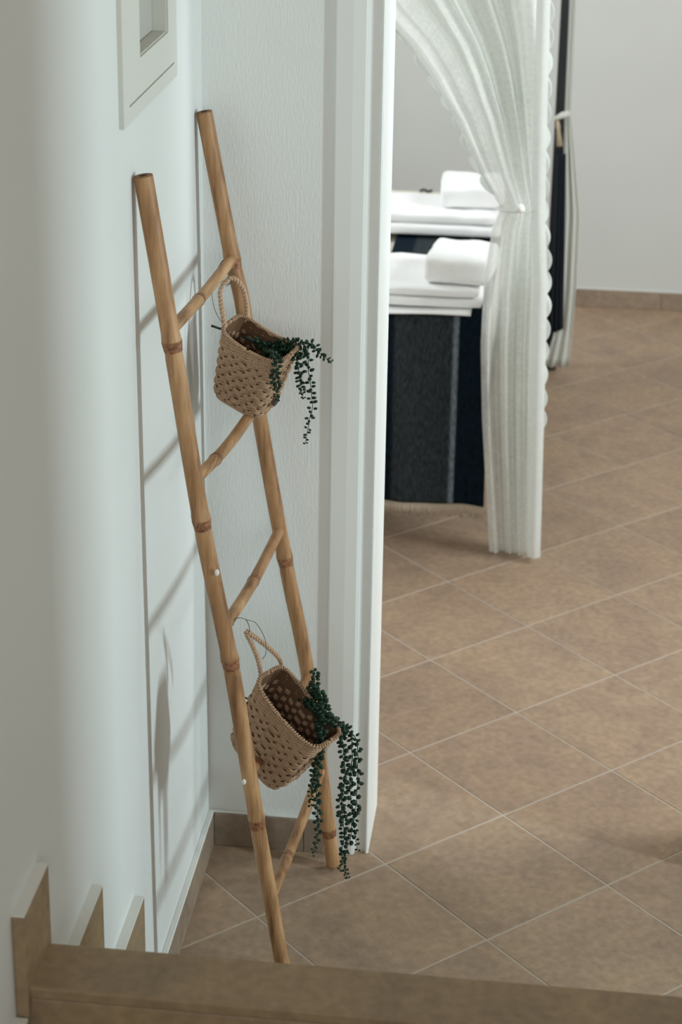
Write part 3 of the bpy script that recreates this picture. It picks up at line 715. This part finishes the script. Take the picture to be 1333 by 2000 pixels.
Rk = [(0.012, (0.6694, 1.5500, 0.0064)[0]), ((0.6588, 1.5500, 0.4528)[2], (0.6588, 1.5500, 0.4528)[0]), ((0.6495, 1.5500, 0.8063)[2], (0.6495, 1.5500, 0.8063)[0]), ((0.6331, 1.5500, 1.0258)[2], (0.6331, 1.5500, 1.0258)[0]),
      ((0.6244, 1.5500, 1.3073)[2], (0.6244, 1.5500, 1.3073)[0]), ((0.6189, 1.5500, 1.5722)[2], (0.6189, 1.5500, 1.5722)[0]), (2.1, (0.6359, 1.5500, 1.5727)[0] + 0.02)]
def interp(K, z):
    if z <= K[0][0]: return K[0][1]
    for (a, xa), (b2, xb) in zip(K, K[1:]):
        if z <= b2:
            f = (z - a) / (b2 - a); return xa + (xb - xa) * f
    return K[-1][1]
ZT = (0.5695, 1.5500, 1.0216)[2]
def fold(u, z):
    w = u + 0.035 * math.sin(u * 9 + 0.5) + 0.01 * math.sin(z * 3)
    return 0.62 * math.sin(2 * PI * 4.1 * w + 0.7) + 0.30 * math.sin(2 * PI * 9.3 * w + 1.1 + z) + 0.14 * math.sin(2 * PI * 17 * w)
def cur_fn(u, v):
    z = 0.012 + v * 2.05
    xl = interp(Lk, z); xr = interp(Rk, z); wd = xr - xl
    k = min(1.0, abs(z - ZT) / 0.30)
    amp = 0.008 + (0.040 if z > ZT else 0.020) * k
    fo = fold(u, z) * (0.45 + 0.55 * min(1, z / 0.35))
    yy = CY + amp * fo + 0.012 * math.sin(u * 5 + z * 2.5)
    x_ = xl + wd * u + min(0.012, wd * 0.04) * fold(u + 0.06, z)
    if z < ZT: yy += 0.018 * math.sin(PI * min(1, (ZT - z) / 0.5)) * math.sin(u * PI)
    zz = z 
    return Vector((x_, yy, zz))
panel = sheet('curtain_panel', cur_fn, 150, 130, M_gauze)
inner = sheet('curtain_lining', lambda u, v: (lambda q: Vector((q.x, q.y + 0.035 + 0.01 * math.sin(u * 23), q.z)))(cur_fn(0.30 + 0.69 * u, v)), 110, 100, M_gauze)
adopt(cur, panel, inner)
def scallop(name, z0, z1, edge, out, pitch, base, amp_, yoff, m):
    n = int((z1 - z0) / pitch * 14); V = []; F = []
    for i in range(n + 1):
        z = z0 + (z1 - z0) * i / n; s = abs(math.sin(PI * (z - z0) / pitch)) ** 0.7
        for j in range(5):
            f = j / 4; e = edge(z)
            V.append(Vector((e.x - out * 0.004 + out * f * (base + amp_ * s), e.y + yoff + 0.006 * math.sin(f * 3 + z * 30) * f, e.z)))
    for i in range(n):
        for j in range(4): F.append((i * 5 + j, i * 5 + j + 1, (i + 1) * 5 + j + 1, (i + 1) * 5 + j))
    o = link(name, pmesh(name, V, F), m, None, True); sm = o.modifiers.new('t', 'SOLIDIFY'); sm.thickness = 0.0015
    adopt(cur, o); return o
scallop('scalloped_edge', ZT + 0.03, 2.0, lambda z: cur_fn(0.0, (z - 0.012) / 2.05), -1, 0.052, 0.006, 0.016, 0.0, M_trim)
E = [((0.6622, 1.5500, 0.3848)[2], (0.6594, 1.5500, 0.3846)[0]), ((0.6542, 1.5500, 0.6020)[2], (0.6542, 1.5500, 0.6020)[0]), ((0.6552, 1.5500, 0.7487)[2], (0.6552, 1.5500, 0.7487)[0]), ((0.6479, 1.5500, 0.8922)[2], (0.6479, 1.5500, 0.8922)[0]),
     ((0.6334, 1.5500, 1.0188)[2], (0.6334, 1.5500, 1.0188)[0]), ((0.6271, 1.5500, 1.2804)[2], (0.6271, 1.5500, 1.2804)[0]), ((0.6216, 1.5500, 1.5723)[2], (0.6216, 1.5500, 1.5723)[0]), (2.1, (0.6242, 1.5500, 1.5723)[0] + 0.01)]
scallop('scalloped_edge', E[0][0], 2.0, lambda z: Vector((interp(E, z), CY + 0.012, z)), 1, 0.066, 0.004, 0.014, 0.0, M_trim)
# double folded layer on the right side, denser
adopt(cur, sheet('folded_border', lambda u, v: Vector((interp(Rk, 0.02 + v * 2.0) - 0.030 + 0.036 * u, CY - 0.030 + 0.012 * math.sin(u * PI) * -1 + 0.004 * math.sin(v * 20), 0.02 + v * 2.0)), 12, 90, M_trim))
# tieback with a small knot
tie = empty('curtain_tieback', ((0.5706, 1.5000, 1.0349)))
tag(tie, 'white cord tieback with a small round knot cinching the lace curtain', 'tieback')
TC = Vector(((interp(Lk, ZT) + interp(Rk, ZT)) / 2, CY + 0.004, ZT)); TRX = (interp(Rk, ZT) - interp(Lk, ZT)) / 2 + 0.004
adopt(tie, tube('cord', [TC + Vector((TRX * math.cos(a), 0.050 * math.sin(a), 0.004 * math.cos(a))) for a in [2 * PI * k / 48 for k in range(48)]], 0.0022, M_gauze2, None, 8, closed=True))
bm = bmesh.new(); bmesh.ops.create_icosphere(bm, subdivisions=3, radius=0.0125)
kc = Vector((0.5735, 1.4920, 1.0358))
for v in bm.verts: v.co = v.co * (1 + 0.12 * noise.noise(v.co * 90)) + kc
me = bpy.data.meshes.new('knot'); bm.to_mesh(me); bm.free(); adopt(tie, link('knot', me, M_terry, None, True))

# ------------------------------------------------------------------ far curtain
cf = empty('side_curtain', (0.70, 3.02, 0.03))
tag(cf, 'plain white curtain hanging at the far bed corner, beside the black post', 'curtain')
FYc = 3.135
Lf = [((0.6524, 3.1400, 0.0287)[2], (0.6524, 3.1400, 0.0287)[0]), ((0.6851, 3.1400, 0.1688)[2], (0.6851, 3.1400, 0.1688)[0]), ((0.6865, 3.1400, 0.6165)[2], (0.6865, 3.1400, 0.6165)[0]), ((0.6773, 3.1400, 0.9213)[2], (0.6773, 3.1400, 0.9213)[0]), (2.05, (0.6645, 3.1400, 1.3191)[0])]
Rf = [((0.7393, 3.1400, 0.0334)[2], (0.7393, 3.1400, 0.0334)[0]), ((0.7486, 3.1400, 0.3234)[2], (0.7486, 3.1400, 0.3234)[0]), ((0.7448, 3.1400, 0.5826)[2], (0.7448, 3.1400, 0.5826)[0]), ((0.7153, 3.1400, 0.7984)[2], (0.7153, 3.1400, 0.7984)[0]), ((0.6958, 3.1400, 0.9309)[2], (0.6958, 3.1400, 0.9309)[0]), (2.05, (0.6848, 3.1400, 1.3197)[0])]
def far_fn(u, v):
    z0 = Lf[0][0]; z = z0 + v * (2.05 - z0); a = interp(Lf, z); b2 = interp(Rf, z)
    return Vector((a + (b2 - a) * u, FYc + 0.010 * math.sin(u * 2 * PI * 2.5) - 0.02 * (1 - u) * (z < 0.14), z))
adopt(cf, sheet('curtain_panel', far_fn, 50, 60, M_gauze2, 0.002))
tf = empty('curtain_tieback', (0.6597, 3.1100, 0.9343))
tag(tf, 'pale cord tieback with beige tassel round the black bed post', 'tieback')
q0 = Vector((0.6447, 3.1150, 0.9220)); q1 = Vector((0.6936, 3.1150, 0.9450))
adopt(tf, tube('cord', [q0, (q0 + q1) / 2 + Vector((0, -0.004, 0.003)), q1], [0.007, 0.011, 0.009], M_gauze2, None, 10))
t0 = Vector((0.6537, 3.1050, 0.9175)); t1 = Vector((0.6652, 3.1050, 0.8313))
adopt(tf, tube('tassel', [t0, t0.lerp(t1, 0.25), t0.lerp(t1, 0.35), t1], [0.005, 0.008, 0.006, 0.011], M_beige, None, 10))
